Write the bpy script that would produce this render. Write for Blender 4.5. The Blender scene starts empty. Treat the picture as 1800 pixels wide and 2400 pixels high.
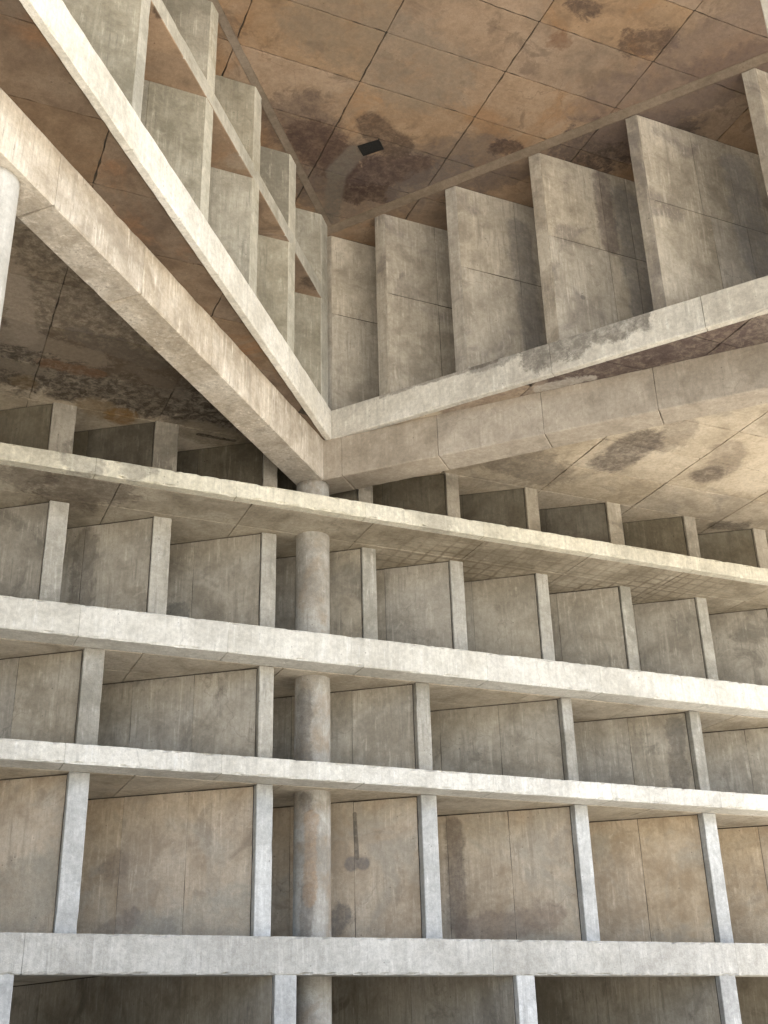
import bpy, bmesh, math, random
from mathutils import Vector, Matrix

scene = bpy.context.scene
rnd = random.Random(7)

# ------------------------------------------------------------------ camera
cam_d = bpy.data.cameras.new('camera')
cam_d.sensor_fit = 'HORIZONTAL'
cam_d.sensor_width = 36.0
cam_d.lens = 2709.56 / 1800.0 * 36.0
cam_d.clip_start = 0.1
cam_d.clip_end = 3000
cam = bpy.data.objects.new('camera', cam_d)
scene.collection.objects.link(cam)
RIGHT = Vector((0.9172302, -0.39760147, -0.02453237))
DOWN = Vector((0.14926321, 0.4001279, -0.90422241))
FWD = Vector((0.36933624, 0.82571832, 0.42635666))
cam.matrix_world = Matrix((
    (RIGHT.x, -DOWN.x, -FWD.x, 0.0),
    (RIGHT.y, -DOWN.y, -FWD.y, 0.0),
    (RIGHT.z, -DOWN.z, -FWD.z, 0.0),
    (0, 0, 0, 1)))
scene.camera = cam

# ------------------------------------------------------------------ sky, sun, exposure
SUN_EL = math.radians(58)
SUN_AZ = math.radians(125)          # compass style: 0 = +y, clockwise
world = bpy.data.worlds.new('World')
scene.world = world
world.use_nodes = True
wn = world.node_tree
wn.nodes.clear()
w_out = wn.nodes.new('ShaderNodeOutputWorld')
w_bg = wn.nodes.new('ShaderNodeBackground')
w_sky = wn.nodes.new('ShaderNodeTexSky')
w_sky.sky_type = 'NISHITA'
w_sky.sun_disc = False
w_sky.sun_elevation = SUN_EL
w_sky.sun_rotation = SUN_AZ
w_sky.air_density = 1.0
w_sky.dust_density = 3.0
w_bg.inputs['Strength'].default_value = 0.12
wn.links.new(w_sky.outputs[0], w_bg.inputs['Color'])
wn.links.new(w_bg.outputs[0], w_out.inputs['Surface'])

sun_d = bpy.data.lights.new('sun', 'SUN')
sun_d.energy = 4.0
sun_d.angle = math.radians(1.0)
sun_d.color = (1.0, 0.97, 0.93)
sun = bpy.data.objects.new('sun', sun_d)
scene.collection.objects.link(sun)
to_sun = Vector((math.sin(SUN_AZ) * math.cos(SUN_EL), math.cos(SUN_AZ) * math.cos(SUN_EL), math.sin(SUN_EL)))
sun.rotation_euler = to_sun.to_track_quat('Z', 'Y').to_euler()
sun.location = (0, 0, 40)

scene.view_settings.view_transform = 'Standard'
scene.view_settings.look = 'None'
scene.view_settings.exposure = 2.35
scene.view_settings.gamma = 1.0
scene.view_settings.use_curve_mapping = False
scene.render.engine = 'CYCLES'
scene.cycles.max_bounces = 6
scene.cycles.diffuse_bounces = 5

# ------------------------------------------------------------------ materials
def srgb(r, g, b):
    f = lambda c: (c / 255 / 12.92) if c / 255 <= 0.04045 else ((c / 255 + 0.055) / 1.055) ** 2.4
    return (f(r), f(g), f(b), 1.0)

def concrete(name, dark, mid, light, seed=0.0, streak=0.35, grain=0.5, patch=0.5, bump=0.35,
             stains=(), pits=0.5, large=0.55, grid=None, vary=0.08, crackle=0.0, blotch=None):
    """weathered concrete. stains: (kind, coords, radius, rgba, strength, raggedness)"""
    m = bpy.data.materials.new(name)
    m.use_nodes = True
    nt = m.node_tree
    N, Lk = nt.nodes, nt.links
    N.clear()
    out = N.new('ShaderNodeOutputMaterial')
    bsdf = N.new('ShaderNodeBsdfPrincipled')
    bsdf.inputs['Roughness'].default_value = 0.92
    bsdf.inputs['Specular IOR Level'].default_value = 0.15
    Lk.new(bsdf.outputs[0], out.inputs['Surface'])
    geo = N.new('ShaderNodeNewGeometry')
    off = N.new('ShaderNodeVectorMath'); off.operation = 'ADD'
    off.inputs[1].default_value = (seed * 3.71, seed * 1.93, seed * 2.37)
    Lk.new(geo.outputs['Position'], off.inputs[0])
    pos = off.outputs[0]

    def scaled(s):
        v = N.new('ShaderNodeVectorMath'); v.operation = 'MULTIPLY'
        v.inputs[1].default_value = s
        Lk.new(pos, v.inputs[0])
        return v.outputs[0]

    def noise(vec, scale, detail=6.0, rough=0.6, dist=0.0):
        n = N.new('ShaderNodeTexNoise')
        n.inputs['Scale'].default_value = scale
        n.inputs['Detail'].default_value = detail
        n.inputs['Roughness'].default_value = rough
        n.inputs['Distortion'].default_value = dist
        Lk.new(vec, n.inputs['Vector'])
        return n.outputs['Fac']

    def math_(op, a, b=None, c=None, clamp=False):
        n = N.new('ShaderNodeMath'); n.operation = op; n.use_clamp = clamp
        for i, v in enumerate((a, b, c)):
            if v is None:
                continue
            if isinstance(v, (int, float)):
                n.inputs[i].default_value = v
            else:
                Lk.new(v, n.inputs[i])
        return n.outputs[0]

    def mrange(v, a, b, c=0.0, d=1.0, smooth=True):
        n = N.new('ShaderNodeMapRange')
        n.interpolation_type = 'SMOOTHSTEP' if smooth else 'LINEAR'
        Lk.new(v, n.inputs['Value'])
        for k, x in zip(('From Min', 'From Max', 'To Min', 'To Max'), (a, b, c, d)):
            n.inputs[k].default_value = x
        return n.outputs['Result']

    def mix(fac, a, b, mode='MIX'):
        n = N.new('ShaderNodeMix'); n.data_type = 'RGBA'; n.blend_type = mode
        if isinstance(fac, (int, float)):
            n.inputs[0].default_value = fac
        else:
            Lk.new(fac, n.inputs[0])
        for idx, v in ((6, a), (7, b)):
            if isinstance(v, tuple):
                n.inputs[idx].default_value = v
            else:
                Lk.new(v, n.inputs[idx])
        return n.outputs[2]

    n_large = noise(pos, large, 5, 0.62, 0.4)
    n_mid = noise(pos, 2.6, 7, 0.70, 0.35)
    n_fine = noise(pos, 17.0, 6, 0.7)
    n_micro = noise(pos, 85.0, 3, 0.6)
    n_str = noise(scaled((1.0, 1.0, 0.10)), 7.0, 5, 0.65, 0.2)

    t = math_('ADD', math_('MULTIPLY', n_large, 0.55), math_('MULTIPLY', n_mid, 0.45))
    ramp = N.new('ShaderNodeValToRGB')
    ramp.color_ramp.elements[0].position = 0.41
    ramp.color_ramp.elements[0].color = dark
    ramp.color_ramp.elements[1].position = 0.60
    ramp.color_ramp.elements[1].color = light
    e = ramp.color_ramp.elements.new(0.5); e.color = mid
    Lk.new(t, ramp.inputs[0])
    col = ramp.outputs[0]
    for bc, lo, hi, st, sc in ([] if not blotch else (blotch if isinstance(blotch, list) else [blotch])):
        nb = noise(scaled((1.0, 1.0, 1.0 + sc * .01)), sc, 6, 0.64, 0.8)
        col = mix(mrange(nb, lo, hi, 0.0, st), col, bc)
    # vertical run-off streaks
    if streak > 0:
        s1 = mrange(n_str, 0.52, 0.72, 0.0, streak)
        col = mix(s1, col, tuple(c * 0.62 for c in mid[:3]) + (1.0,))
        s2 = mrange(n_str, 0.30, 0.42, streak * 0.8, 0.0)
        col = mix(s2, col, tuple(min(0.8, c * 1.22) for c in light[:3]) + (1.0,))
    if streak > 0:
        n_st2 = noise(scaled((1.0, 1.0, 0.07)), 24.0, 4, 0.65, 0.1)
        gate_s = mrange(n_mid, 0.42, 0.60, 0.15, 1.0)
        s3 = math_('MULTIPLY', mrange(n_st2, 0.53, 0.68, 0.0, min(0.75, streak * 1.1)), gate_s)
        col = mix(s3, col, tuple(c * 0.58 for c in mid[:3]) + (1.0,))
        s4 = math_('MULTIPLY', mrange(n_st2, 0.34, 0.44, min(0.7, streak), 0.0), gate_s)
        col = mix(s4, col, tuple(min(0.8, c * 1.28) for c in light[:3]) + (1.0,))
    # patchy grey/dark wear with crisp edges
    p1 = mrange(n_mid, 0.60, 0.66, 0.0, patch * 0.5)
    col = mix(p1, col, tuple(c * 0.66 for c in mid[:3]) + (1.0,))
    pl = mrange(noise(pos, 4.3, 6, 0.72, 0.9), 0.62, 0.68, 0.0, patch * 0.45)
    col = mix(pl, col, tuple(min(0.8, c * 1.2) for c in light[:3]) + (1.0,))
    # fine grain
    g = mrange(n_fine, 0.28, 0.72, 1.0 - 0.36 * grain, 1.0 + 0.30 * grain, False)
    g2 = mrange(n_micro, 0.28, 0.72, 1.0 - 0.20 * grain, 1.0 + 0.17 * grain, False)
    gg = math_('MULTIPLY', g, g2)
    col = mix(mrange(n_fine, 0.60, 0.70, 0.0, 0.38 * patch), col, tuple(c * 0.60 for c in mid[:3]) + (1.0,))
    col = mix(mrange(n_fine, 0.31, 0.39, 0.30 * patch, 0.0), col, tuple(min(0.82, c * 1.25) for c in light[:3]) + (1.0,))
    if crackle > 0:
        wv = N.new('ShaderNodeVectorMath'); wv.operation = 'MULTIPLY_ADD'
        nc = N.new('ShaderNodeTexNoise'); nc.inputs['Scale'].default_value = 2.3; nc.inputs['Detail'].default_value = 4
        Lk.new(pos, nc.inputs['Vector'])
        Lk.new(nc.outputs['Color'], wv.inputs[0]); wv.inputs[1].default_value = (.7, .7, .7); Lk.new(pos, wv.inputs[2])
        vc = N.new('ShaderNodeTexVoronoi'); vc.feature = 'DISTANCE_TO_EDGE'; vc.inputs['Scale'].default_value = 0.55
        Lk.new(wv.outputs[0], vc.inputs['Vector'])
        ck = math_('MULTIPLY', mrange(vc.outputs['Distance'], 0.0015, 0.006, crackle, 0.0), mrange(n_large, 0.47, 0.56, 0.0, 1.0))
        col = mix(ck, col, tuple(c * 0.3 for c in dark[:3]) + (1.0,))
    # pits and blow holes
    vor = N.new('ShaderNodeTexVoronoi')
    vor.inputs['Scale'].default_value = 9.0
    vor.inputs['Randomness'].default_value = 1.0
    Lk.new(pos, vor.inputs['Vector'])
    pit = mrange(vor.outputs['Distance'], 0.07, 0.12, 1.0, 0.0)
    gate = mrange(n_mid, 0.50, 0.60, 0.0, 1.0)
    pit = math_('MULTIPLY', math_('MULTIPLY', pit, gate), pits)
    if grid:
        # rust/dirt shadow of the reinforcing mesh on the soffit
        gx, gy, gst, ga, gc = grid
        sep = N.new('ShaderNodeSeparateXYZ'); Lk.new(geo.outputs['Position'], sep.inputs[0])
        warp = math_('MULTIPLY', math_('SUBTRACT', noise(pos, 3.0, 3, 0.5), 0.5), 0.10)
        def line(comp, per, w):
            a = math_('FRACT', math_('DIVIDE', math_('ADD', comp, warp), per))
            d = math_('ABSOLUTE', math_('SUBTRACT', a, 0.5))
            return mrange(d, 0.0, w, 1.0, 0.0)
        gl = math_('MAXIMUM', line(sep.outputs[0], gx, 0.19), line(sep.outputs[1], gy, 0.19))
        where = mrange(noise(pos, 0.55, 3, 0.5), 0.44, 0.60, 0.0, 1.0)
        if ga:
            d = N.new('ShaderNodeVectorMath'); d.operation = 'DISTANCE'
            Lk.new(geo.outputs['Position'], d.inputs[0]); d.inputs[1].default_value = ga
            where = math_('MULTIPLY', math_('ADD', where, 0.45, clamp=True), mrange(d.outputs['Value'], 1.8, 4.0, 1.0, 0.10))
        col = mix(math_('MULTIPLY', math_('MULTIPLY', gl, where), gst), col, gc)
    n_rag = noise(pos, 2.2, 6, 0.72, 0.9) if stains else None
    n_rag2 = noise(pos, 11.0, 5, 0.75, 0.5) if stains else None
    brk = mrange(noise(pos, 8.0, 6, 0.78, 0.35), 0.40, 0.64, 1.0, 0.60) if stains else None
    for kind, co, r, scol, st, rag in stains:
        if kind == 'spot':
            d = N.new('ShaderNodeVectorMath'); d.operation = 'DISTANCE'
            Lk.new(geo.outputs['Position'], d.inputs[0]); d.inputs[1].default_value = co
            dist = d.outputs['Value']
        else:                       # 'run': capsule between two points
            a, b = Vector(co[0]), Vector(co[1])
            ab = b - a
            sub = N.new('ShaderNodeVectorMath'); sub.operation = 'SUBTRACT'
            Lk.new(geo.outputs['Position'], sub.inputs[0]); sub.inputs[1].default_value = a
            dot = N.new('ShaderNodeVectorMath'); dot.operation = 'DOT_PRODUCT'
            Lk.new(sub.outputs[0], dot.inputs[0]); dot.inputs[1].default_value = ab
            h = math_('DIVIDE', dot.outputs['Value'], ab.length_squared, clamp=True)
            sc_ = N.new('ShaderNodeVectorMath'); sc_.operation = 'SCALE'
            sc_.inputs[0].default_value = ab
            Lk.new(h, sc_.inputs['Scale'])
            d = N.new('ShaderNodeVectorMath'); d.operation = 'DISTANCE'
            Lk.new(sub.outputs[0], d.inputs[0]); Lk.new(sc_.outputs[0], d.inputs[1])
            dist = d.outputs['Value']
        dn = math_('DIVIDE', dist, r)
        dn = math_('ADD', dn, math_('MULTIPLY', math_('SUBTRACT', n_rag, 0.5), rag * 7.0))
        dn = math_('ADD', dn, math_('MULTIPLY', math_('SUBTRACT', n_rag2, 0.5), rag * 2.6))
        mk = math_('MULTIPLY', mrange(dn, 0.66, 1.08, st, 0.0), brk)
        col = mix(mk, col, scol)
    vm = N.new('ShaderNodeVectorMath'); vm.operation = 'SCALE'
    Lk.new(col, vm.inputs[0]); Lk.new(gg, vm.inputs['Scale'])
    col = mix(pit, vm.outputs[0], tuple(c * 0.28 for c in dark[:3]) + (1.0,))
    # each cast piece a little different
    oi = N.new('ShaderNodeObjectInfo')
    hsv = N.new('ShaderNodeHueSaturation')
    Lk.new(col, hsv.inputs['Color'])
    Lk.new(mrange(oi.outputs['Random'], 0, 1, 1 - vary, 1 + vary, False), hsv.inputs['Value'])
    Lk.new(mrange(math_('FRACT', math_('MULTIPLY', oi.outputs['Random'], 7.31)), 0, 1, 1 - vary * 1.6, 1 + vary * 1.6, False), hsv.inputs['Saturation'])
    Lk.new(hsv.outputs[0], bsdf.inputs['Base Color'])
    # relief
    hgt = math_('ADD', math_('MULTIPLY', n_fine, 0.6), math_('MULTIPLY', n_mid, 0.9))
    hgt = math_('ADD', hgt, math_('MULTIPLY', n_micro, 0.25))
    hgt = math_('SUBTRACT', hgt, math_('MULTIPLY', pit, 0.8))
    bp = N.new('ShaderNodeBump')
    bp.inputs['Strength'].default_value = bump
    bp.inputs['Distance'].default_value = 0.03
    Lk.new(hgt, bp.inputs['Height'])
    Lk.new(bp.outputs[0], bsdf.inputs['Normal'])
    return m

BLK = (0.030, 0.024, 0.020, 1)
UMB = (0.075, 0.052, 0.038, 1)
GRY = (0.16, 0.15, 0.135, 1)
WHT = (0.50, 0.46, 0.40, 1)
ZL, ZU = 8.677, 12.87

M_fascia = concrete('weathered_pale_concrete', crackle=0.22, dark=(0.50, 0.48, 0.43, 1), mid=(0.61, 0.59, 0.535, 1), light=(0.70, 0.68, 0.625, 1),
                    seed=1, streak=0.40, grain=0.55, patch=0.75, vary=0.05)
M_fascia_low = concrete('grey_weathered_concrete', (0.38, 0.365, 0.33, 1), (0.46, 0.445, 0.405, 1), (0.54, 0.525, 0.485, 1),
                    21, streak=0.40, grain=0.6, patch=0.75, vary=0.04)
M_fascia_top = concrete('yellowed_pale_concrete', (0.42, 0.39, 0.32, 1), (0.56, 0.525, 0.43, 1), (0.66, 0.62, 0.515, 1),
                        2, streak=0.40, grain=0.6, patch=0.75, vary=0.05,
                        stains=[('spot', (1.9, 14.03, 7.3), .35, GRY, .55, .30), ('spot', (2.6, 14.03, 7.35), .3, GRY, .5, .3)])
M_front = concrete('pale_fin_front', (0.37, 0.37, 0.355, 1), (0.48, 0.48, 0.46, 1), (0.60, 0.60, 0.58, 1),  # paler and cooler than the fin faces
                   3, streak=0.45, grain=0.55, patch=0.55)
M_front_grey = concrete('grey_fin_front', (0.27, 0.255, 0.215, 1), (0.36, 0.34, 0.295, 1), (0.45, 0.43, 0.385, 1),
                       23, streak=0.5, grain=0.55, patch=0.6)
M_face_tan = concrete('tan_stained_fin_face', crackle=0.22, dark=(0.375, 0.295, 0.208, 1), mid=(0.485, 0.395, 0.29, 1), light=(0.565, 0.48, 0.37, 1),
                      seed=4, streak=0.42, grain=0.45, patch=0.8, large=0.8, blotch=[((0.39, 0.35, 0.285, 1), .48, .66, .7, .9), ((0.27, 0.22, 0.165, 1), .58, .68, .5, 2.2)],
                      stains=[('run', ((6.261, 15.288, 3.1), (6.28, 15.272, 2.5)), .034, (0.10, 0.085, 0.07, 1), .8, .12),
                              ('spot', (6.215, 15.325, 2.425), .115, (0.17, 0.155, 0.145, 1), .75, .05), ('spot', (6.355, 15.215, 2.415), .105, (0.17, 0.155, 0.145, 1), .75, .05),
                              ('run', ((5.95, 15.53, 1.5), (6.1, 15.41, 1.75)), .17, (0.13, 0.12, 0.11, 1), .7, .28),
                              ('run', ((8.07, 15.81, 3.1), (8.08, 15.8, 1.7)), .16, (0.17, 0.135, 0.11, 1), .7, .22),
                              ('run', ((8.2, 15.7, 1.6), (9.1, 15.0, 1.75)), .24, (0.23, 0.175, 0.14, 1), .6, .30),
                              ('spot', (3.11, 15.9, 2.38), .24, (0.23, 0.18, 0.135, 1), .6, .3),
                              ('run', ((3.0, 15.98, 1.5), (3.3, 15.74, 1.7)), .14, (0.22, 0.18, 0.15, 1), .6, .34),
                              ('run', ((1.0, 15.5, 1.4), (1.9, 14.9, 1.9)), .5, (0.35, 0.33, 0.27, 1), .5, .25),
                              ('run', ((3.6, 15.5, 1.45), (4.5, 14.8, 1.7)), .4, (0.36, 0.34, 0.285, 1), .55, .25)])
M_face = concrete('grey_brown_fin_face', crackle=0.22, dark=(0.265, 0.235, 0.187, 1), mid=(0.36, 0.323, 0.262, 1), light=(0.435, 0.395, 0.328, 1),
                  seed=5, streak=0.58, grain=0.45, patch=0.75, large=0.8,
                  blotch=((0.165, 0.148, 0.122, 1), .54, .68, .65, 1.3),
                 stains=[('run', ((11.637, 14.822, 4.7), (11.6, 14.85, 3.6)), .16, (0.15, 0.135, 0.115, 1), .75, .28),
                         ('spot', (3.74, 15.877, 5.95), .22, (0.13, 0.125, 0.11, 1), .7, .28),
                         ('run', ((2.29, 15.74, 6.9), (2.29, 15.74, 5.6)), .2, (0.15, 0.13, 0.105, 1), .65, .3)])
M_face_dark = concrete('dark_fin_face', (0.11, 0.095, 0.07, 1), (0.155, 0.135, 0.10, 1), (0.20, 0.18, 0.14, 1),  # darkest of the fin face colours
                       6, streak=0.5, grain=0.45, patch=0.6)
M_soffit = concrete('brown_grey_soffit', crackle=0.22, dark=(0.24, 0.205, 0.15, 1), mid=(0.33, 0.285, 0.215, 1), light=(0.43, 0.38, 0.295, 1),
                    seed=7, streak=0, grain=0.6, patch=0.7, large=0.9, vary=0.05,
                    grid=(0.235, 0.21, 0.62, (9.6, 14.5, 7.1), (0.13, 0.10, 0.068, 1)),
                    stains=[('spot', (2.0, 14.5, 7.11), .75, UMB, .6, .35), ('spot', (1.3, 14.4, 7.11), .5, UMB, .4, .35)])
M_soffit_pale = concrete('pale_brown_soffit', (0.38, 0.33, 0.255, 1), (0.50, 0.44, 0.35, 1), (0.60, 0.54, 0.44, 1),
                         27, streak=0, grain=0.6, patch=0.7, large=0.9, vary=0.05)
M_lower = concrete('stained_shaded_lower_ceiling', crackle=0.22, dark=(0.37, 0.31, 0.23, 1), mid=(0.49, 0.415, 0.315, 1), light=(0.585, 0.505, 0.395, 1),
                   seed=8, streak=0, grain=0.55, patch=0.6, large=0.6, vary=0.06,
                   blotch=((0.25, 0.22, 0.18, 1), .55, .70, .6, 1.0),
                   stains=[
                       # right hand soffit
                       ('run', ((10.25, 13.75, ZL), (10.3, 13.0, ZL)), .42, (0.085, 0.068, 0.06, 1), .80, .16),
                       ('run', ((10.7, 12.9, ZL), (10.6, 12.4, ZL)), .35, (0.13, 0.105, 0.09, 1), .45, .25),
                       ('spot', (12.03, 13.55, ZL), .36, (0.09, 0.07, 0.06, 1), .75, .12),
                       ('run', ((12.1, 13.2, ZL), (11.75, 12.7, ZL)), .32, (0.15, 0.12, 0.10, 1), .45, .22),
                       ('run', ((13.5, 15.2, ZL), (13.9, 15.1, ZL)), .22, BLK, .6, .25),
                       ('run', ((8.6, 14.2, ZL), (9.4, 14.5, ZL)), .55, (0.12, 0.10, 0.08, 1), .55, .30),
                       # wedge between ledge edge and right beam
                       ('run', ((7.2, 12.9, ZL), (9.6, 10.2, ZL)), .55, (0.21, 0.155, 0.125, 1), .75, .2),
                       ('run', ((8.2, 11.7, ZL), (8.95, 10.95, ZL)), .42, (0.095, 0.068, 0.062, 1), .92, .22),
                       ('run', ((9.3, 10.55, ZL), (10.6, 9.2, ZL)), .55, (0.10, 0.072, 0.066, 1), .92, .22),
                       ('run', ((7.95, 12.2, ZL), (8.5, 11.65, ZL)), .10, WHT, .8, .5),
                       ('run', ((-3.0, 5.9, ZL), (5.3, 14.5, ZL)), .95, (0.125, 0.088, 0.06, 1), .92, .16),  # left wedge: dark run that paints in the shade there
                       # left hand, very dirty, and darkened further for the dim light there
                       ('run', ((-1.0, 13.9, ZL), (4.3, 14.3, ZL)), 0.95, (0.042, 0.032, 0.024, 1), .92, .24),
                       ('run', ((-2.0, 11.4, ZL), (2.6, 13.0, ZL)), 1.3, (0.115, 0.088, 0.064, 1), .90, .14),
                       ('run', ((0.6, 12.1, ZL), (0.95, 13.5, ZL)), .22, (0.27, 0.22, 0.17, 1), .8, .30),
                       ('run', ((0.5, 13.5, ZL), (1.9, 13.7, ZL)), .22, (0.24, 0.195, 0.15, 1), .75, .34),
                       ('run', ((1.6, 13.2, ZL), (2.6, 13.5, ZL)), .22, (0.15, 0.125, 0.10, 1), .7, .3),
                       ('spot', (2.15, 15.0, ZL), .34, (0.27, 0.20, 0.12, 1), .85, .22),
                       ('spot', (2.55, 15.1, ZL), .26, (0.24, 0.135, 0.045, 1), .85, .22),
                       ('spot', (1.1, 14.65, ZL), .22, (0.17, 0.12, 0.065, 1), .7, .3),
                       ('run', ((0.2, 14.2, ZL), (1.2, 14.3, ZL)), .16, (0.20, 0.165, 0.125, 1), .75, .4),
                       ('run', ((1.3, 14.05, ZL), (2.0, 14.1, ZL)), .14, (0.17, 0.10, 0.06, 1), .7, .4),
                       ('run', ((2.4, 13.75, ZL), (3.2, 14.2, ZL)), .14, (0.16, 0.13, 0.10, 1), .7, .4),
                       ('run', ((3.7, 15.15, ZL), (4.5, 15.35, ZL)), .34, (0.25, 0.205, 0.14, 1), .85, .22),
                       ('run', ((3.75, 15.25, ZL), (4.3, 15.25, ZL)), .05, BLK, .8, .4),
                   ])
M_wedge = concrete('brown_shaded_soffit', (0.105, 0.073, 0.05, 1), (0.145, 0.104, 0.071, 1), (0.185, 0.138, 0.098, 1),
                   24, streak=0, grain=0.5, patch=0.5, large=0.7, vary=0.06, blotch=((0.19, 0.105, 0.055, 1), .50, .66, .7, .9))  # brown tone, darkened further to hold the shade of the left wedge
M_upper = concrete('rusty_tan_upper_ceiling', crackle=0.22, dark=(0.215, 0.152, 0.104, 1), mid=(0.29, 0.205, 0.138, 1), light=(0.345, 0.252, 0.176, 1),
                   seed=9, streak=0, grain=0.45, patch=0.45, large=0.5, vary=0.07,
                   blotch=[((0.29, 0.175, 0.098, 1), .48, .66, .7, .8), ((0.25, 0.195, 0.145, 1), .50, .68, .45, .6), ((0.155, 0.11, 0.078, 1), .56, .66, .6, 1.7)],
                   stains=[
                       ('run', ((4.4, 12.7, ZU), (5.3, 13.4, ZU)), .75, (0.12, 0.085, 0.068, 1), .75, .26),
                       ('run', ((5.6, 13.9, ZU), (7.2, 12.5, ZU)), .80, (0.15, 0.118, 0.098, 1), .75, .24),
                       ('run', ((4.7, 12.9, ZU), (5.3, 13.2, ZU)), .45, (0.075, 0.048, 0.04, 1), .85, .28),
                       ('run', ((5.8, 13.35, ZU), (6.5, 12.95, ZU)), .42, (0.075, 0.05, 0.045, 1), .85, .28),
                       ('run', ((5.45, 12.3, ZU), (6.0, 12.55, ZU)), .30, (0.085, 0.06, 0.047, 1), .85, .18),
                       ('run', ((5.75, 13.85, ZU), (6.3, 13.6, ZU)), .26, (0.065, 0.042, 0.033, 1), .85, .28),
                       ('run', ((6.5, 13.5, ZU), (7.1, 12.6, ZU)), .30, (0.15, 0.125, 0.11, 1), .7, .3),
                       ('run', ((7.5, 12.0, ZU), (7.75, 11.9, ZU)), .17, (0.06, 0.04, 0.035, 1), .8, .32),
                       ('run', ((8.3, 9.45, ZU), (8.6, 9.3, ZU)), .30, (0.07, 0.05, 0.043, 1), .75, .36),
                       ('run', ((7.2, 9.1, ZU), (7.4, 9.2, ZU)), .20, (0.06, 0.045, 0.04, 1), .8, .36),
                       ('run', ((9.6, 9.5, ZU), (10.1, 9.0, ZU)), .38, (0.10, 0.07, 0.06, 1), .65, .36),
                       ('spot', (7.12, 10.4, ZU), .16, (0.12, 0.08, 0.06, 1), .5, .35),
                       ('spot', (7.3, 9.8, ZU), .20, (0.16, 0.08, 0.04, 1), .7, .35),
                       ('run', ((8.85, 11.5, ZU), (9.7, 10.8, ZU)), .65, (0.055, 0.043, 0.04, 1), .9, .28),
                       ('run', ((7.7, 12.7, ZU), (10.4, 9.2, ZU)), .30, (0.13, 0.10, 0.085, 1), .6, .34),
                       ('run', ((9.0, 10.5, ZU), (9.9, 8.6, ZU)), .9, (0.20, 0.145, 0.12, 1), .55, .24),
                       ('run', ((4.2, 10.6, ZU), (5.8, 11.1, ZU)), .8, (0.215, 0.175, 0.135, 1), .65, .24),
                       # grey mortar run from the hatch down to the corner
                       ('run', ((5.45, 12.95, ZU), (5.35, 13.45, ZU)), .20, (0.17, 0.145, 0.12, 1), .9, .08),
                       ('run', ((5.35, 13.45, ZU), (5.72, 14.75, ZU)), .17, (0.16, 0.135, 0.11, 1), .9, .07),
                       ('spot', (1.86, 10.15, 11.15), .34, (0.36, 0.25, 0.165, 1), .8, .22),
                       ('spot', (2.05, 10.6, 11.15), .26, (0.33, 0.235, 0.16, 1), .7, .25),
                       ('spot', (1.75, 9.85, 11.15), .14, UMB, .85, .3),
                       ('spot', (5.2, 14.15, 11.15), .22, UMB, .7, .3),
                       ('spot', (3.3, 11.95, 11.15), .18, (0.30, 0.24, 0.18, 1), .7, .3),
                   ])
M_mortar = concrete('grey_mortar', (0.18, 0.145, 0.11, 1), (0.225, 0.18, 0.138, 1), (0.27, 0.22, 0.172, 1), 10, streak=0, grain=0.6, patch=0.6)
M_beam = concrete('beam_concrete', crackle=0.22, dark=(0.28, 0.24, 0.19, 1), mid=(0.36, 0.31, 0.25, 1), light=(0.44, 0.385, 0.315, 1),
                  seed=11, streak=0.28, grain=0.5, patch=0.5, vary=0.05)
M_beam_streak = concrete('rain_streaked_beam', (0.36, 0.305, 0.235, 1), (0.51, 0.445, 0.36, 1), (0.64, 0.58, 0.495, 1),
                         12, streak=0.75, grain=0.5, patch=0.4, vary=0.05)
M_edge = concrete('ledge_edge_concrete', (0.46, 0.425, 0.37, 1), (0.58, 0.545, 0.475, 1), (0.68, 0.645, 0.575, 1),
                  13, streak=0.40, grain=0.65, patch=0.75, vary=0.05,
                  stains=[('run', ((7.2, 12.7, 9.12), (7.6, 12.2, 9.12)), .10, GRY, .7, .35),
                          ('run', ((7.7, 11.9, 9.0), (8.75, 10.7, 9.12)), .26, (0.15, 0.135, 0.115, 1), .85, .40),
                          ('run', ((6.2, 13.9, 9.15), (7.4, 12.4, 9.15)), .05, UMB, .6, .4)])
M_edge_lit = concrete('lit_ledge_edge', (0.56, 0.525, 0.455, 1), (0.68, 0.645, 0.57, 1), (0.77, 0.735, 0.665, 1),  # paler copy of the ledge edge, light from the right painted in
                      22, streak=0.42, grain=0.6, patch=0.75, vary=0.04)
M_ufin = concrete('upper_fin_concrete', (0.26, 0.23, 0.19, 1), (0.35, 0.315, 0.265, 1), (0.43, 0.395, 0.34, 1),
                  14, streak=0.5, grain=0.5, patch=0.6, large=0.7,
                  blotch=((0.175, 0.155, 0.145, 1), .52, .68, .75, .8),
                  stains=[('spot', (8.9, 11.84, 9.95), .06, GRY, .7, .1)])
M_ufin_face_lit = concrete('lit_upper_fin_panel', crackle=0.22, dark=(0.30, 0.265, 0.215, 1), mid=(0.43, 0.385, 0.318, 1), light=(0.54, 0.49, 0.415, 1),  # lit copy: faces made paler than the fronts turned from the light
                       seed=25, streak=0.5, grain=0.5, patch=0.75, large=0.7,
                       blotch=[((0.21, 0.185, 0.17, 1), .52, .68, .7, .8)],
                       stains=[('run', ((9.28, 11.845, 12.7), (9.3, 11.845, 11.4)), .2, (0.15, 0.12, 0.115, 1), .65, .22), ('spot', (8.66, 11.845, 10.23), .05, GRY, .7, .1),
                               ('run', ((9.7, 11.845, 12.4), (9.8, 11.845, 10.2)), .3, (0.21, 0.205, 0.205, 1), .6, .2),
                               ('run', ((10.9, 10.575, 12.4), (11.0, 10.575, 10.6)), .35, (0.24, 0.235, 0.235, 1), .6, .2),
                               ('run', ((8.4, 13.026, 12.3), (8.5, 13.026, 9.8)), .25, (0.20, 0.19, 0.185, 1), .6, .2)])
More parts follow.
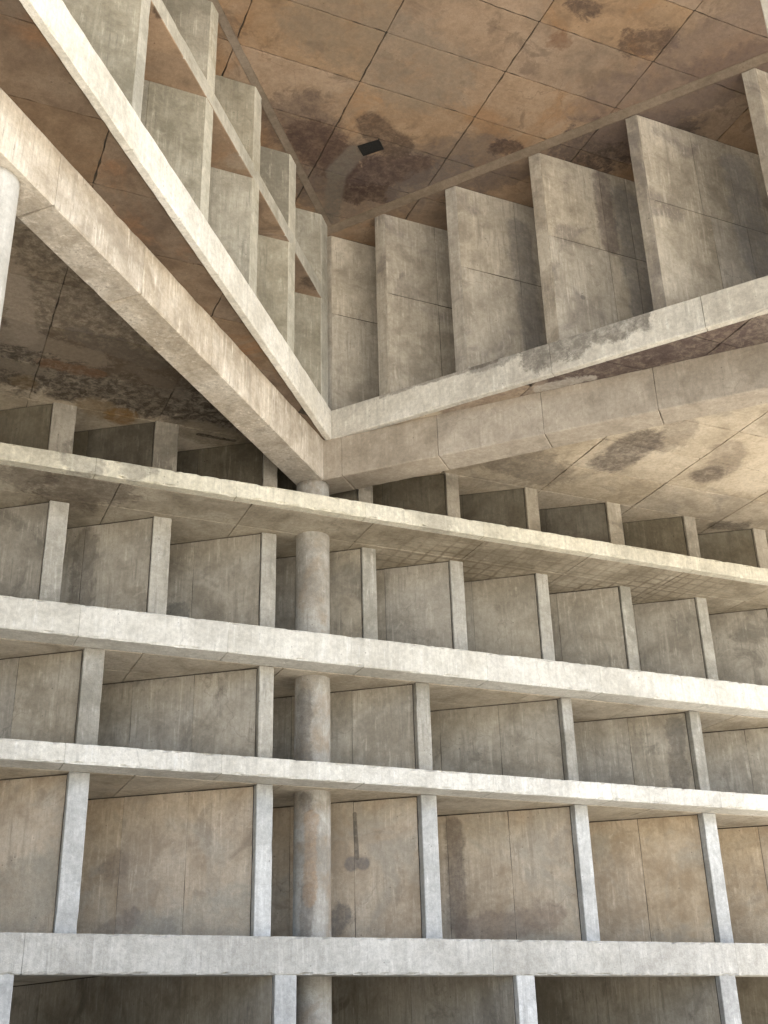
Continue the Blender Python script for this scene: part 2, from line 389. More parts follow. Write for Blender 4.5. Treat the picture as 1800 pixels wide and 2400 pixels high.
M_ufin_green = concrete('mossy_upper_fin_concrete', crackle=0.22, dark=(0.235, 0.215, 0.168, 1), mid=(0.325, 0.30, 0.242, 1), light=(0.41, 0.385, 0.32, 1),
                        seed=15, streak=0.55, grain=0.5, patch=0.55, large=0.7)
M_plaster_lit = concrete('lit_plastered_arris', (0.38, 0.36, 0.30, 1), (0.49, 0.465, 0.395, 1), (0.58, 0.555, 0.48, 1),  # pale mortar, lightened further to stand in for light from the right
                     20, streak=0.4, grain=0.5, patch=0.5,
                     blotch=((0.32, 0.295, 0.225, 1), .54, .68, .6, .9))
M_col = concrete('column_concrete', (0.25, 0.225, 0.185, 1), (0.34, 0.315, 0.27, 1), (0.44, 0.42, 0.375, 1),
                 16, streak=0.34, grain=0.5, patch=0.5, large=0.9,
                 blotch=((0.27, 0.205, 0.135, 1), .50, .66, .7, 1.1),
                 stains=[('spot', (5.33, 14.77, 3.15), .15, (0.13, 0.11, 0.09, 1), .75, .25), ('run', ((5.36, 14.78, 2.0), (5.32, 14.79, 1.4)), .10, (0.14, 0.12, 0.10, 1), .6, .3),
                         ('run', ((5.42, 14.77, 2.9), (5.40, 14.77, 1.9)), .10, (0.30, 0.20, 0.115, 1), .7, .3),
                         ('run', ((5.30, 14.8, 4.6), (5.30, 14.8, 3.7)), .15, (0.15, 0.13, 0.105, 1), .7, .3)])
M_pier = concrete('pale_column', (0.44, 0.42, 0.375, 1), (0.52, 0.50, 0.455, 1), (0.60, 0.58, 0.535, 1), 17, streak=0.3, grain=0.4, patch=0.3)
M_core = concrete('joint_concrete', (0.05, 0.042, 0.034, 1), (0.07, 0.06, 0.048, 1), (0.09, 0.078, 0.062, 1), 18, streak=0, grain=0.5, patch=0.3)
M_ground = concrete('dusty_paving', (0.32, 0.295, 0.24, 1), (0.40, 0.37, 0.305, 1), (0.47, 0.44, 0.365, 1), 19, streak=0, grain=0.4, patch=0.4, large=0.2)
m_dark = bpy.data.materials.new('dark_hatch_void'); m_dark.use_nodes = True
b = m_dark.node_tree.nodes['Principled BSDF']
b.inputs['Roughness'].default_value = 0.8
nz = m_dark.node_tree.nodes.new('ShaderNodeTexNoise'); nz.inputs['Scale'].default_value = 25
rp = m_dark.node_tree.nodes.new('ShaderNodeValToRGB')
rp.color_ramp.elements[0].color = (0.004, 0.004, 0.004, 1); rp.color_ramp.elements[0].position = .55
rp.color_ramp.elements[1].color = (0.03, 0.026, 0.02, 1); rp.color_ramp.elements[1].position = .72
m_dark.node_tree.links.new(nz.outputs['Fac'], rp.inputs[0]); m_dark.node_tree.links.new(rp.outputs[0], b.inputs['Base Color'])

# ------------------------------------------------------------------ geometry helpers
def link(name, verts, faces, mat, parent=None, loc=(0, 0, 0)):
    me = bpy.data.meshes.new(name)
    lx, ly, lz = loc
    me.from_pydata([(x - lx, y - ly, z - lz) for x, y, z in verts], [], faces)
    me.materials.append(mat)
    me.update()
    o = bpy.data.objects.new(name, me)
    scene.collection.objects.link(o)
    o.location = loc
    if parent is not None:
        o.parent = parent
        o.location = (0, 0, 0)
        for v in me.vertices:                    # keep world placement under a moved parent
            v.co = Vector((v.co.x + lx - parent.location.x, v.co.y + ly - parent.location.y, v.co.z + lz - parent.location.z))
    return o

def area2(p):
    return sum(p[i][0] * p[(i + 1) % len(p)][1] - p[(i + 1) % len(p)][0] * p[i][1] for i in range(len(p)))

def ring_of(poly, cham, step, rough_edges=None):
    """resample a CCW plan polygon; returns list of (x, y, nx, ny, corner?)"""
    n = len(poly)
    pts = []
    for i in range(n):
        a, b_ = Vector(poly[i]), Vector(poly[(i + 1) % n])
        d = b_ - a
        L = d.length
        d = d / L
        nor = Vector((d.y, -d.x))
        c = min(cham, L * 0.3)
        k = max(1, int(L / step)) if (step and (rough_edges is None or i in rough_edges)) else 1
        for j in range(k + 1):
            s = c + (L - 2 * c) * j / k
            p = a + d * s
            pts.append((p.x, p.y, nor.x, nor.y, (d.x, d.y, c) if j == 0 else ((-d.x, -d.y, c) if j == k else None)))
    return pts

def nick(c):
    return c * rnd.uniform(0.4, 1.5) if rnd.random() < (0.22 if c > .02 else 0.07) else c * 0.10 * rnd.random()

def rough_prism(name, poly, z0, z1, mat, parent=None, cham=0.012, chip=0.006, step=0.16, zstep=0.22, edges=None,
                wobble=0.002, vcham=None, loc=None, cchip=None):
    """solid of a plan polygon with slightly broken arrises and uneven faces"""
    if area2(poly) < 0:
        poly = poly[::-1]
        if edges is not None:
            n_ = len(poly)
            edges = [(n_ - 2 - e_) % n_ for e_ in edges]
    rg = ring_of(poly, cham if vcham is None else vcham, step, edges)
    nz_ = max(1, int((z1 - z0 - 2 * cham) / zstep))
    in0 = cham + 0.022
    levels = ([(z0, True), (z0 + cham, False)] + [(z0 + in0 + (z1 - z0 - 2 * in0) * k / nz_, False) for k in range(nz_ + 1)]
              + [(z1 - cham, False), (z1, True)])
    V, F = [], []
    m = len(rg)
    for li, (z, cap) in enumerate(levels):
        rim = li in (1, len(levels) - 2)
        for (x, y, nx, ny, corner) in rg:
            ins = 0.0
            dz = 0.0
            cc = chip if (cchip is None or not corner) else cchip
            if cap:
                ins = cham * rnd.uniform(0.8, 1.15) + nick(cc) * .8
            elif rim:
                ins = nick(cc)
                dz = nick(cc) * (1 if li == 1 else -1)
            elif corner:
                ins = nick(chip if cchip is None else cchip)
            ins += rnd.uniform(-wobble, wobble) if not cap else 0
            px, py = x - nx * ins, y - ny * ins
            if cap and corner and ins > corner[2]:
                px += corner[0] * (ins - corner[2]); py += corner[1] * (ins - corner[2])
            V.append((px, py, z + dz))
    for li in range(len(levels) - 1):
        for i in range(m):
            j = (i + 1) % m
            F.append((li * m + i, li * m + j, (li + 1) * m + j, (li + 1) * m + i))
    F.append(tuple(range(m - 1, -1, -1)))
    F.append(tuple((len(levels) - 1) * m + i for i in range(m)))
    if loc is None:
        cx = sum(p[0] for p in poly) / len(poly); cy = sum(p[1] for p in poly) / len(poly)
        loc = (cx, cy, z0)
    return link(name, V, F, mat, parent, loc)

def tag(o, label=None, cat=None, group=None, kind=None):
    if label: o['label'] = label
    if cat: o['category'] = cat
    if group: o['group'] = group
    o['kind'] = kind or 'thing'
    return o

def empty(name, loc):
    o = bpy.data.objects.new(name, None)
    o.empty_display_size = 0.2
    scene.collection.objects.link(o)
    o.location = loc
    return o

def clip(poly, nx, ny, c):
    """keep the part of poly with nx*x+ny*y <= c"""
    outp = []
    n = len(poly)
    for i in range(n):
        a, b_ = poly[i], poly[(i + 1) % n]
        da, db = nx * a[0] + ny * a[1] - c, nx * b_[0] + ny * b_[1] - c
        if da <= 0: outp.append(a)
        if (da < 0 < db) or (db < 0 < da):
            t = da / (da - db)
            outp.append((a[0] + (b_[0] - a[0]) * t, a[1] + (b_[1] - a[1]) * t))
    return outp

def ceiling_panel(poly, z, mat, parent, thick=0.03, gap=0.004, rag=0.016, step=0.11):
    """one cast panel seen from below: flat field with a ragged rim, joints left open"""
    q = []
    for p in poly:
        if not q or (Vector(p) - Vector(q[-1])).length > 0.02: q.append(p)
    if len(q) > 2 and (Vector(q[0]) - Vector(q[-1])).length < 0.02: q.pop()
    if len(q) < 3 or abs(area2(q)) < 0.06: return None
    if area2(q) < 0: q = q[::-1]
    rg = ring_of(q, 0.02, step)
    dz = rnd.uniform(-0.002, 0.003)
    lo, hi = [], []
    for (x, y, nx, ny, corner) in rg:
        i_ = gap + (rnd.random() ** 3) * rag
        lo.append((x - nx * (i_ + .004), y - ny * (i_ + .004), z + dz))
        hi.append((x - nx * i_, y - ny * i_, z + dz + 0.005))
    m = len(lo)
    top = [(x, y, z + thick) for x, y, _ in hi]
    V = lo + hi + top
    F = [tuple(range(m - 1, -1, -1))]
    for i in range(m):
        j = (i + 1) % m
        F.append((i, j, m + j, m + i)); F.append((m + i, m + j, 2 * m + j, 2 * m + i))
    return link('formwork_panel', V, F, mat, parent)

def face_panel(p0, p1, z0, z1, mat, parent, proud=0.006, gap=0.0025, back=0.02):
    """thin cast field on an upright face; outward normal is to the right of p0->p1"""
    a, b_ = Vector(p0), Vector(p1)
    d = (b_ - a).normalized(); nor = Vector((d.y, -d.x))
    L = (b_ - a).length
    pr = proud + rnd.uniform(-0.002, 0.002)
    rim = []
    H = z1 - z0
    def j(): return gap + (rnd.random() ** 3) * 0.006
    ks, kz = max(1, int(L / 0.3)), max(1, int(H / 0.3))
    for k in range(ks): rim.append((L * k / ks if k else j(), j()))
    for k in range(kz): rim.append((L - j(), H * k / kz if k else j()))
    for k in range(ks): rim.append((L - L * k / ks if k else L - j(), H - j()))
    for k in range(kz): rim.append((j(), H - H * k / kz if k else H - j()))
    m = len(rim)
    V, F = [], []
    for off, ins in ((pr, 0.003), (pr - 0.003, 0.0), (-back, 0.0)):
        for s, h in rim:
            s2 = s + (ins if s < L / 2 else -ins); h2 = h + (ins if h < H / 2 else -ins)
            p = a + d * s2 + nor * off
            V.append((p.x, p.y, z0 + h2))
    F.append(tuple(range(m)))
    for r in range(2):
        for i in range(m):
            k = (i + 1) % m
            F.append((r * m + k, r * m + i, (r + 1) * m + i, (r + 1) * m + k))
    return link('face_panel', V, F, mat, parent)

def plain_prism(name, poly, z0, z1, mat, parent=None, loc=None):
    if area2(poly) < 0: poly = poly[::-1]
    n = len(poly)
    V = [(x, y, z0) for x, y in poly] + [(x, y, z1) for x, y in poly]
    F = [tuple(range(n - 1, -1, -1)), tuple(range(n, 2 * n))] + [(i, (i + 1) % n, n + (i + 1) % n, n + i) for i in range(n)]
    if loc is None:
        loc = (sum(p[0] for p in poly) / n, sum(p[1] for p in poly) / n, z0)
    return link(name, V, F, mat, parent, loc)

def lerp2(a, b_, t): return (a[0] + (b_[0] - a[0]) * t, a[1] + (b_[1] - a[1]) * t)

# ------------------------------------------------------------------ ground
g = link('ground', [(-900, -900, -1.6), (900, -900, -1.6), (900, 900, -1.6), (-900, 900, -1.6)], [(0, 1, 2, 3)], M_ground)
tag(g, kind='structure')

# ------------------------------------------------------------------ upper ceiling
X0, X1, Y0, Y1 = -10.0, 14.0, -1.0, 17.4
uc = link('ceiling', [(X0, Y0, ZU + .022), (X1, Y0, ZU + .022), (X1, Y1, ZU + .022), (X0, Y1, ZU + .022),
                      (X0, Y0, ZU + .4), (X1, Y0, ZU + .4), (X1, Y1, ZU + .4), (X0, Y1, ZU + .4)],
          [(3, 2, 1, 0), (4, 5, 6, 7), (0, 1, 5, 4), (1, 2, 6, 5), (2, 3, 7, 6), (3, 0, 4, 7)], M_core, None, (0, 0, ZU))
tag(uc, 'high tan concrete ceiling with rust stains and a grid of dark joints', None, None, 'structure')
PX, PY = 1.885, 0.967
gx0, gy0 = 3.083 - 2 * PX, 9.62 - 3 * PY
for i in range(9):
    for j in range(11):
        x, y = gx0 + i * PX, gy0 + j * PY
        cell = [(x, y), (x + PX, y), (x + PX, y + PY), (x, y + PY)]
        ceiling_panel(cell, ZU, M_upper, uc)

sw = plain_prism('unseen_shade_wall', [(-8.3, .5), (-8.0, .5), (-8.0, 17.3), (-8.3, 17.3)], -1.6, ZU + .02, M_face)  # plain wall added out of view to shade the left side
tag(sw, kind='structure')

# ------------------------------------------------------------------ lower ledge slab with the V shaped opening
C = (5.687, 14.621)                                    # inner corner of the opening
dL = Vector((math.cos(math.radians(230.6)), math.sin(math.radians(230.6))))
dR = Vector((math.cos(math.radians(-52.6)), math.sin(math.radians(-52.6))))
nL = Vector((dL.y, -dL.x))     # points away from the opening (left/back)
if nL.x > 0: nL = -nL
nR = Vector((-dR.y, dR.x))     # away from the opening (right/back)
if nR.x < 0: nR = -nR
def onL(s, o=0.0): return (C[0] + dL.x * s + nL.x * o, C[1] + dL.y * s + nL.y * o)
def onR(s, o=0.0): return (C[0] + dR.x * s + nR.x * o, C[1] + dR.y * s + nR.y * o)
ZT = 9.167
kx = Vector((nL.x + nR.x, nL.y + nR.y)).normalized()
co = lambda o: (C[0], C[1] + o / abs(math.cos(math.atan2(nR.x, nR.y))))   # mitred corner at offset o
core_off = 0.10
ledge_poly = [co(core_off), onL(18, core_off), (-9.9, 17.3), (19.9, 17.3), onR(16, core_off)]
ledge = plain_prism('ledge_slab', ledge_poly, ZL + .022, ZT - .01, M_core, None, (C[0], C[1], ZL))
tag(ledge, 'ledge slab with a V shaped cut-out, its pale edges meeting above the round column', 'slab')
# edge castings (lip hangs 25 mm below the soffit)
def edge_run(on, joints, mat):
    for a, b_ in zip(joints[:-1], joints[1:]):
        p = [on(a + .003), on(b_ - .003), on(b_ - .003, .11), on(a + .003, .11)]
        if a == 0:
            p[0] = C; p[3] = co(.11)
        rough_prism('edge_casting', p, ZL - .025, ZT, mat, ledge, cham=.012, chip=.014, step=.13, zstep=.25, vcham=.002, wobble=.0015, cchip=.002)
edge_run(onR, [0, 3.64, 5.82, 8.0, 10.2], M_edge)
edge_run(onL, [0, 2.18, 4.36, 6.6, 8.8, 11.0], M_edge_lit)
# soffit panels
cL = nL.x * C[0] + nL.y * C[1]; cR = nR.x * C[0] + nR.y * C[1]
lx0, ly0 = 1.21 - 2 * 1.87, 9.246 - 3 * .975
for i in range(5):                                        # left of the corner
    for j in range(11):
        x, y = lx0 + i * 1.87, ly0 + j * .975
        cell = [(x, y), (x + 1.87, y), (x + 1.87, y + .975), (x, y + .975)]
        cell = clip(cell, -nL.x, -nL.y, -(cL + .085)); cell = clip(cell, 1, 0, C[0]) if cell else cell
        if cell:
            for sgn, mt in ((1, M_wedge), (-1, M_lower)):       # the beam parts the shade-darkened wedge from the stained ceiling
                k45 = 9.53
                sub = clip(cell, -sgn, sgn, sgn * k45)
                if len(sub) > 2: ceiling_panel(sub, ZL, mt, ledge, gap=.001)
rx0, ry0 = 9.683 - 3 * 1.865, 9.30
for i in range(7):
    for j in range(8):
        x, y = rx0 + i * 1.865, ry0 + j * .962
        cell = [(x, y), (x + 1.865, y), (x + 1.865, y + .962), (x, y + .962)]
        cell = clip(cell, -nR.x, -nR.y, -(cR + .085)); cell = clip(cell, -1, 0, -C[0]) if cell else cell
        if cell: ceiling_panel(cell, ZL, M_lower, ledge)

# ------------------------------------------------------------------ beams under the ledge slab
def beam(name, a, d, nrm, L, w0, w1, joints, mat_seg, label):
    """front face runs from a along d; thickness towards nrm"""
    P = lambda s, o: (a[0] + d.x * s + nrm.x * o, a[1] + d.y * s + nrm.y * o)
    wid = lambda s: w0 + (w1 - w0) * s / L
    core = plain_prism(name, [P(.03, .02), P(L, .02), P(L, wid(L) - .02), P(.5, wid(.5) - .02)], 8.0, 8.72, M_core, None, (a[0], a[1], 7.98))
    tag(core, label, 'beam', 'beams resting on the round column')
    for s0, s1 in zip(joints[:-1], joints[1:]):
        g0 = 0 if s0 == joints[0] else .003
        p = [P(s0 + g0, 0), P(s1 - .003, 0), P(s1 - .003, wid(s1)), P(s0 + g0, wid(s0))]
        if s0 == joints[0]: p[3] = (P(0, 0)[0], P(0, 0)[1] + wid(0) * 1.414)
        rough_prism('beam_casting', p, 7.98, ZL + .012, mat_seg, core, cham=.014, chip=.012, step=.14, zstep=.2, vcham=.002, wobble=.0015, cchip=.002)
    return core
B0 = (5.589, 14.722)
d45 = Vector((-math.cos(math.radians(45.4)), -math.sin(math.radians(45.4)))); n45 = Vector((-.7071, .7071))
d46 = Vector((math.cos(math.radians(45.3)), -math.sin(math.radians(45.3)))); n46 = Vector((.7071, .7071))
beam('beam', B0, d45, n45, 9.5, .47, .47, [0, 1.83, 3.50, 5.15, 6.80, 8.45, 9.5], M_beam_streak, 'left ledge beam running down to the round column, front face streaked by rain')
beam('beam', B0, d46, n46, 9.5, .53, .38, [0, .31, 1.86, 3.46, 5.08, 6.68, 8.3, 9.5], M_beam, 'right ledge beam running down to the round column, tan and even')

# ------------------------------------------------------------------ round columns
def column(x, y, r, z0, z1, mat, label, lifts=()):
    segs, V, F = 48, [], []
    zs = [z0]
    while zs[-1] < z1 - .25: zs.append(zs[-1] + .25)
    zs.append(z1)
    for z in zs:
        for k in range(segs):
            a = 2 * math.pi * k / segs
            rr = r + rnd.uniform(-.0012, .0012)
            V.append((x + rr * math.cos(a), y + rr * math.sin(a), z))
    for l_ in range(len(zs) - 1):
        for k in range(segs):
            j = (k + 1) % segs
            F.append((l_ * segs + k, l_ * segs + j, (l_ + 1) * segs + j, (l_ + 1) * segs + k))
    F.append(tuple(range(segs - 1, -1, -1))); F.append(tuple((len(zs) - 1) * segs + k for k in range(segs)))
    o = link('round_column', V, F, mat, None, (x, y, z0))
    for p in o.data.polygons: p.use_smooth = len(p.vertices) == 4
    return tag(o, label, 'column')
column(5.52, 15.0, .252, -1.6, 7.985, M_col, 'round concrete column rising through all the slabs to the meeting beams')
column(.196, 9.73, .25, -1.6, 7.985, M_pier, 'pale round column top under the left beam at the left edge')
# tall pier whose edge shows in the top right corner
pr = rough_prism('pier', [(8.80, 7.60), (9.22, 7.05), (9.55, 7.30), (9.13, 7.85)], -1.6, ZU + .01, M_pier, zstep=.4)
tag(pr, 'pale sliver of a tall pier in the top right corner', 'pier')

# ------------------------------------------------------------------ upper fins, right of the corner
ZJ = 11.25
Rf = [((5.818, 14.96), (5.70, 15.12)), ((6.337, 14.251), (6.452, 14.098)), ((7.142, 13.185), (7.262, 13.026)),
      ((8.034, 11.998), (8.15, 11.845)), ((8.997, 10.72), (9.108, 10.575)), ((10.061, 9.308), (10.18, 9.15))]
Rlab = ['plain upper fin tucked into the inner corner, right of the light slit', 'narrow upper fin second to the right of the inner corner',
        'upper fin third to the right of the inner corner', 'upper fin with a purple-brown run, fourth right of the corner',
        'broad bright upper fin near the right edge, black stain on the ceiling beside it', 'upper fin front cut off by the right edge of the photo']
for i, (a, b_) in enumerate(Rf):
    Lf = 3.2
    if i == 0:
        poly = [a, (a[0] + Lf, a[1]), (a[0] + Lf, b_[1]), b_]
        s = a
    else:
        poly = [a, b_, (b_[0] + Lf, b_[1]), (b_[0] + Lf, a[1])]
        s = b_
    o = empty('upper_fin', (poly[0][0], poly[0][1], ZT))
    if i == 0:
        fe = [poly[0], (poly[0][0] + .14, poly[0][1]), (poly[3][0] + .26, poly[3][1]), poly[3]]
        bl = [(poly[0][0] + .13, poly[0][1]), poly[1], poly[2], (poly[3][0] + .25, poly[3][1])]
    else:
        fe = [poly[0], poly[1], (poly[1][0] + .12, poly[1][1]), (poly[0][0] + .24, poly[0][1])]
        bl = [(poly[1][0] + .11, poly[1][1] + .002), (poly[2][0], poly[2][1] + .002), poly[3], (poly[0][0] + .23, poly[0][1])]
    rough_prism('front_edge', fe, ZT - .02, ZU + .01, M_ufin, o, cham=.012, chip=.012, step=None, zstep=.14, wobble=.0012)
    bld = plain_prism('blade', bl, ZT - .02, ZU + .01, M_core, o)
    tag(o, Rlab[i], 'fin', 'upper fins right of the corner')
    cuts = [(.012, .93, 1.42), (.008, .94, 1.42), (.008, 1.08, 1.5), (.008, 1.10, 1.60), (.008, 1.10, 1.78), (.008, 1.1, 1.7)][i] + (2.3, Lf - .02)
    for z0, z1 in ((ZT + .002, ZJ - .003), (ZJ + .003, ZU - .004)):
        for c0, c1 in zip(cuts[:-1], cuts[1:]):
            sh = -.12 if (z0 > 11 and i == 4 and c0 > .1) else 0
            sh2 = -.12 if (z0 > 11 and i == 4 and c1 < 2) else 0
            face_panel((s[0] + c0 + sh, s[1]), (s[0] + c1 + sh2, s[1]), z0, z1, M_ufin_face_lit, o)

# ------------------------------------------------------------------ upper fins, left of the corner, and their cross ledge
Lfn = [((1.472, 9.62), (1.592, 9.765)), ((2.595, 10.99), (2.735, 11.16)), ((3.592, 12.205), (3.752, 12.40)),
       ((4.522, 13.34), (4.692, 13.54)), ((5.48, 14.5), (5.688, 14.755))]
Llab = ['pale upper fin nearest the top left, cut off by the top of the photo', 'upper fin left of the corner crossed by the rail, second from the top',
        'upper fin left of the corner crossed by the rail, third from the top', 'upper fin left of the corner crossed by the rail, next to the corner one',
        'upper fin standing right in the inner corner beside the light slit']
for i, (a, b_) in enumerate(Lfn):
    poly = [a, b_, (b_[0] - 2.4, b_[1]), (a[0] - 2.4, a[1])]
    o = empty('upper_fin', (a[0], a[1], ZT))
    fe = [a, b_, (b_[0] - .2, b_[1]), (a[0] - .08, a[1])]
    bl = [(a[0] - .07, a[1] + .002), (b_[0] - .19, b_[1] - .002), poly[2], poly[3]]
    rough_prism('front_edge', fe, ZT - .02, ZU + .01, M_plaster_lit, o, cham=.012, chip=.012, step=None, zstep=.14, wobble=.0012)
    plain_prism('blade', bl, ZT - .02, ZU + .01, M_ufin_green, o)
    tag(o, Llab[i], 'fin', 'upper fins left of the corner')
    for z0, z1 in ((ZT + .002, 11.155), (11.445, ZU - .004)):
        for c0, c1 in ((2.35, .75), (.75, .012)) if i % 2 else ((2.35, 1.1), (1.1, .012)):
            face_panel((a[0] - c0, a[1]), (a[0] - c1, a[1]), z0, z1, M_ufin_green, o)
ra, rb = Vector((-.1, 7.71)), Vector((5.66, 14.715))
rd = (rb - ra).normalized(); rn = Vector((-rd.y, rd.x))
ra2 = ra + rn * .004; rb2 = rb + rn * .004
rail = rough_prism('rail', [tuple(ra2), tuple(rb2), (rb2.x - 1.9, rb2.y), (ra2.x - 1.9, ra2.y)], 11.155, 11.445, M_plaster_lit, None,
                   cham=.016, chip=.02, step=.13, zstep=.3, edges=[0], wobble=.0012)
for k in range(5):
    x0 = -.1 + k * 1.13
    q = [(x0, 7.71 + (x0 + .1) * 1.2162 + .02), (x0 + 1.13, 7.71 + (x0 + 1.23) * 1.2162 + .02), (x0 - .4, 7.71 + (x0 + 1.23) * 1.2162 + .02), (x0 - 1.8, 7.71 + (x0 + .1) * 1.2162 + .02)]
    ceiling_panel(q, 11.149, M_upper, rail, thick=.02, gap=-.004, rag=.002)
tag(rail, 'slanting concrete rail crossing the upper left fins halfway up', 'rail')

# mortar bands on the ceiling along the fin tops
pR0, pR1 = Vector((5.76, 14.98)), Vector((11.0, 8.04))
eR = (pR1 - pR0).normalized(); qR = Vector((-eR.y, eR.x)) * -1
o = rough_prism('mortar_band', [tuple(pR0), tuple(pR1), tuple(pR1 + qR * .19), tuple(pR0 + qR * .19)], ZU - .005, ZU + .015, M_mortar, uc, cham=.004, chip=.02, step=.12, zstep=.1)
pL0, pL1 = Vector((5.66, 14.80)), Vector((1.2, 9.37))
eL = (pL1 - pL0).normalized(); qL = Vector((-eL.y, eL.x))
o = rough_prism('mortar_band', [tuple(pL0), tuple(pL1), tuple(pL1 + qL * .13), tuple(pL0 + qL * .13)], ZU - .005, ZU + .015, M_mortar, uc, cham=.004, chip=.02, step=.12, zstep=.1)

# ceiling hatch: solid black plate painted in for the dark of the hole
hp = [(5.432, 12.775), (5.69, 12.52), (5.84, 12.68), (5.597, 12.942)]
hc = (sum(p[0] for p in hp) / 4, sum(p[1] for p in hp) / 4)
hatch = plain_prism('ceiling_hatch', [lerp2(p, hc, .07) for p in hp], ZU - .008, ZU + .015, m_dark)
tag(hatch, 'small black rectangular opening in the stained upper ceiling', 'hatch')
for i in range(4):
    a, b_ = hp[i], hp[(i + 1) % 4]
    plain_prism('rim', [a, b_, lerp2(b_, hc, .08), lerp2(a, hc, .08)], ZU - .014, ZU + .012, m_dark, hatch)

# ------------------------------------------------------------------ four horizontal facade slabs
XS0, XS1 = -3.0, 17.3
def slab(zb, zt, yf, yj, joints, mat, smat, label, rows, xj, yback=18.2, beam_down=0.0):
    core = plain_prism('facade_slab', [(XS0, yf + .08), (XS1, yf + .08), (XS1, yback), (XS0, yback)], zb + .022 + beam_down, zt - .03, M_core, None, (XS0, yf, zb))
    tag(core, label, 'slab', 'horizontal facade slabs')
    js = [j for j in joints]
    for a, b_ in zip(js[:-1], js[1:]):
        rough_prism('edge_casting', [(a + .001, yf), (b_ - .001, yf), (b_ - .001, yj), (a + .001, yj)], zb, zt, mat, core,
                    cham=.010, chip=.024, step=.07, zstep=.2, vcham=.001, wobble=.0015, edges=[0], cchip=.001)
    for y0, y1 in zip(rows[:-1], rows[1:]):
        for x0, x1 in zip(xj[:-1], xj[1:]):
            ceiling_panel([(x0, y0), (x1, y0), (x1, y1), (x0, y1)], zb + beam_down, smat, core, gap=.003, rag=.006)
    return core
def seq(first, step, n): return [first + step * k for k in range(n)]
slab(.922, 1.358, 14.15, 14.45, seq(-2.14, 1.969, 10), M_fascia_low, M_soffit_pale, 'lowest facade slab, thick pale band almost level across the photo',
     [14.455, 15.4, 16.4, 18.4, 20.4, 22.4], seq(-2.14, 1.969, 10), yback=24.0, beam_down=.24)
slab(3.284, 3.53, 14.18, 14.6, seq(-1.85, 1.95, 10), M_fascia, M_soffit_pale, 'second facade slab from the bottom, thin pale band',
     [14.622, 15.45, 16.4, 17.3], seq(-.9, 1.95, 10))
slab(4.896, 5.322, 14.2, 14.6, seq(-1.82, 1.95, 10), M_fascia, M_soffit_pale, 'third facade slab from the bottom, thick and brightest band',
     [14.622, 15.46, 16.4, 17.3], seq(-.9, 1.95, 10))
slab(7.115, 7.36, 14.035, 14.2, seq(-1.82, 1.95, 10), M_fascia_top, M_soffit, 'top facade slab, thin yellowed band crossing in front of the column head',
     [14.208, 14.95, 15.9, 16.9], seq(-1.27, 1.86, 10))

# ------------------------------------------------------------------ facade fins
def fin_row(xs, yf, z0, z1, ang, Lb, nib, matn, matf, cuts, names, group, proud_top=0.01, wid=None):
    d = Vector((-math.cos(math.radians(ang)), math.sin(math.radians(ang))))
    for (xl, xr), lab in zip(xs, names):
        nb = (xl, yf + nib)
        e1 = (xr + d.x * Lb, yf + .03 + d.y * Lb); e2 = (nb[0] + d.x * Lb, nb[1] + d.y * Lb)
        o = empty('facade_fin', (xl, yf, z0))
        rough_prism('front_edge', [(xl, yf), (xr, yf), (xr, yf + .05), (xl, yf + nib)], z0, z1, matn, o,
                    cham=.009, chip=.010, step=None, zstep=.12, wobble=.0008)
        pn = (-d.y, d.x)                                   # outward normal of the visible face
        bl = [(nb[0] - d.x * .03 - pn[0] * .003, nb[1] - d.y * .03 - pn[1] * .003), (xr - .004, yf + .045), e1, e2]
        plain_prism('blade', bl, z0, z1, M_core, o)
        tag(o, lab, 'fin', group)
        for c0, c1 in zip(cuts[:-1], cuts[1:]):
            face_panel((nb[0] + d.x * c1, nb[1] + d.y * c1), (nb[0] + d.x * c0, nb[1] + d.y * c0), z0 + .012, z1 - .014, matf, o, gap=.0014)
W = ['first', 'second', 'third', 'fourth', 'fifth', 'sixth', 'seventh', 'eighth', 'ninth', 'tenth']
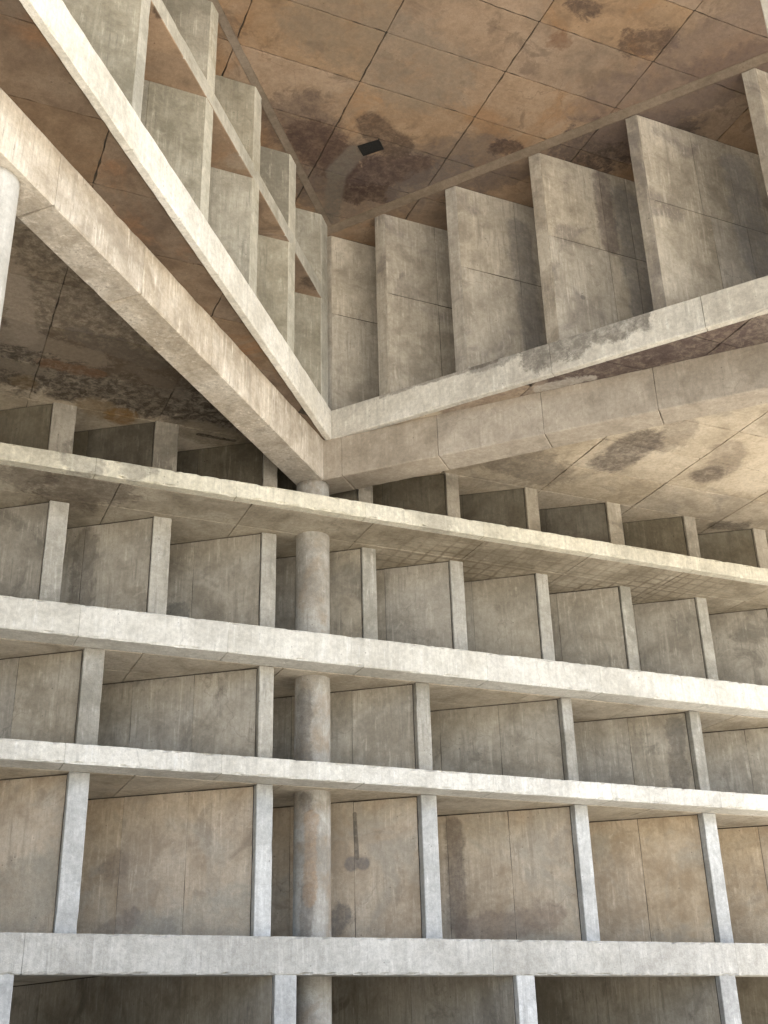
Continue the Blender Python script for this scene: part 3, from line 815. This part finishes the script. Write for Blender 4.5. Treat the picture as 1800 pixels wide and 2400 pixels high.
# bottom row: deep cross walls flush with the slab
fin_row([(1.47, 1.728), (4.741, 5.018), (8.046, 8.321), (11.31, 11.593), (14.6, 14.87)], 14.168, -1.6, 1.16, 70, 8.0, .10, M_front, M_face,
        (.004, 1.9, 3.8, 5.7, 7.8),
        ['white fin front below the lowest slab at the left edge', 'white fin front below the lowest slab, just left of the round column',
         'white fin front below the lowest slab, first right of the column', 'white fin front below the lowest slab, second right of the column',
         'grey fin face below the lowest slab at the right edge'], 'fins below the lowest slab')
fin_row([(2.185, 2.44), (4.60, 4.826), (6.975, 7.216), (9.456, 9.685), (11.765, 12.01), (14.13, 14.37)], 14.60, 1.35, 3.285, 38, 3.0, .13, M_front, M_face_tan,
        (.004, .92, 1.86, 2.9),
        ['tan faced fin above the lowest slab at the far left', 'tan faced fin above the lowest slab, just left of the column',
         'tan faced fin right of the column above the lowest slab, two round grey stains', 'tan faced fin above the lowest slab, second right of the column',
         'tan faced fin above the lowest slab, third right of the column', 'tan fin face above the lowest slab cut off by the right edge'], 'tan fins above the lowest slab')
fin_row([(2.23, 2.50), (4.60, 4.81), (6.96, 7.18), (9.40, 9.585), (11.78, 11.985), (14.15, 14.36)], 14.60, 3.52, 4.897, 38, 3.0, .11, M_front_grey, M_face,
        (.004, .92, 1.85, 2.9),
        ['short grey fin in the middle row at the far left', 'short grey fin in the middle row, just left of the column',
         'short grey fin in the middle row, first right of the column', 'short grey fin in the middle row, second right of the column',
         'short grey fin in the middle row, third right of the column', 'short grey fin face in the middle row cut off by the right edge'], 'short fins of the middle row')
X2 = [(1.65, 1.92), (3.11, 3.375), (4.735, 4.965), (6.345, 6.578), (7.855, 8.09), (9.43, 9.65), (11.06, 11.275), (12.64, 12.86), (14.22, 14.45)]
fin_row(X2, 15.05, 5.31, 7.116, 37, 2.2, .05, M_front_grey, M_face, (.004, 1.05, 2.1),
        ['grey fin under the top slab at the far left', 'grey fin under the top slab, second from the left', 'grey fin under the top slab, left neighbour of the column',
         'grey fin under the top slab, first right of the column', 'grey fin under the top slab, second right of the column', 'grey fin under the top slab, third right of the column',
         'grey fin under the top slab, fourth right of the column', 'grey fin under the top slab, fifth right of the column', 'grey fin face under the top slab cut off by the right edge'],
        'fins under the top facade slab')
X1_ = [(1.55, 1.89), (3.04, 3.40)] + X2[2:3] + [(6.30, 6.55), (7.862, 8.095), (9.36, 9.602), (10.99, 11.277), (12.632, 12.884), (14.191, 14.479), (15.75, 16.0)]
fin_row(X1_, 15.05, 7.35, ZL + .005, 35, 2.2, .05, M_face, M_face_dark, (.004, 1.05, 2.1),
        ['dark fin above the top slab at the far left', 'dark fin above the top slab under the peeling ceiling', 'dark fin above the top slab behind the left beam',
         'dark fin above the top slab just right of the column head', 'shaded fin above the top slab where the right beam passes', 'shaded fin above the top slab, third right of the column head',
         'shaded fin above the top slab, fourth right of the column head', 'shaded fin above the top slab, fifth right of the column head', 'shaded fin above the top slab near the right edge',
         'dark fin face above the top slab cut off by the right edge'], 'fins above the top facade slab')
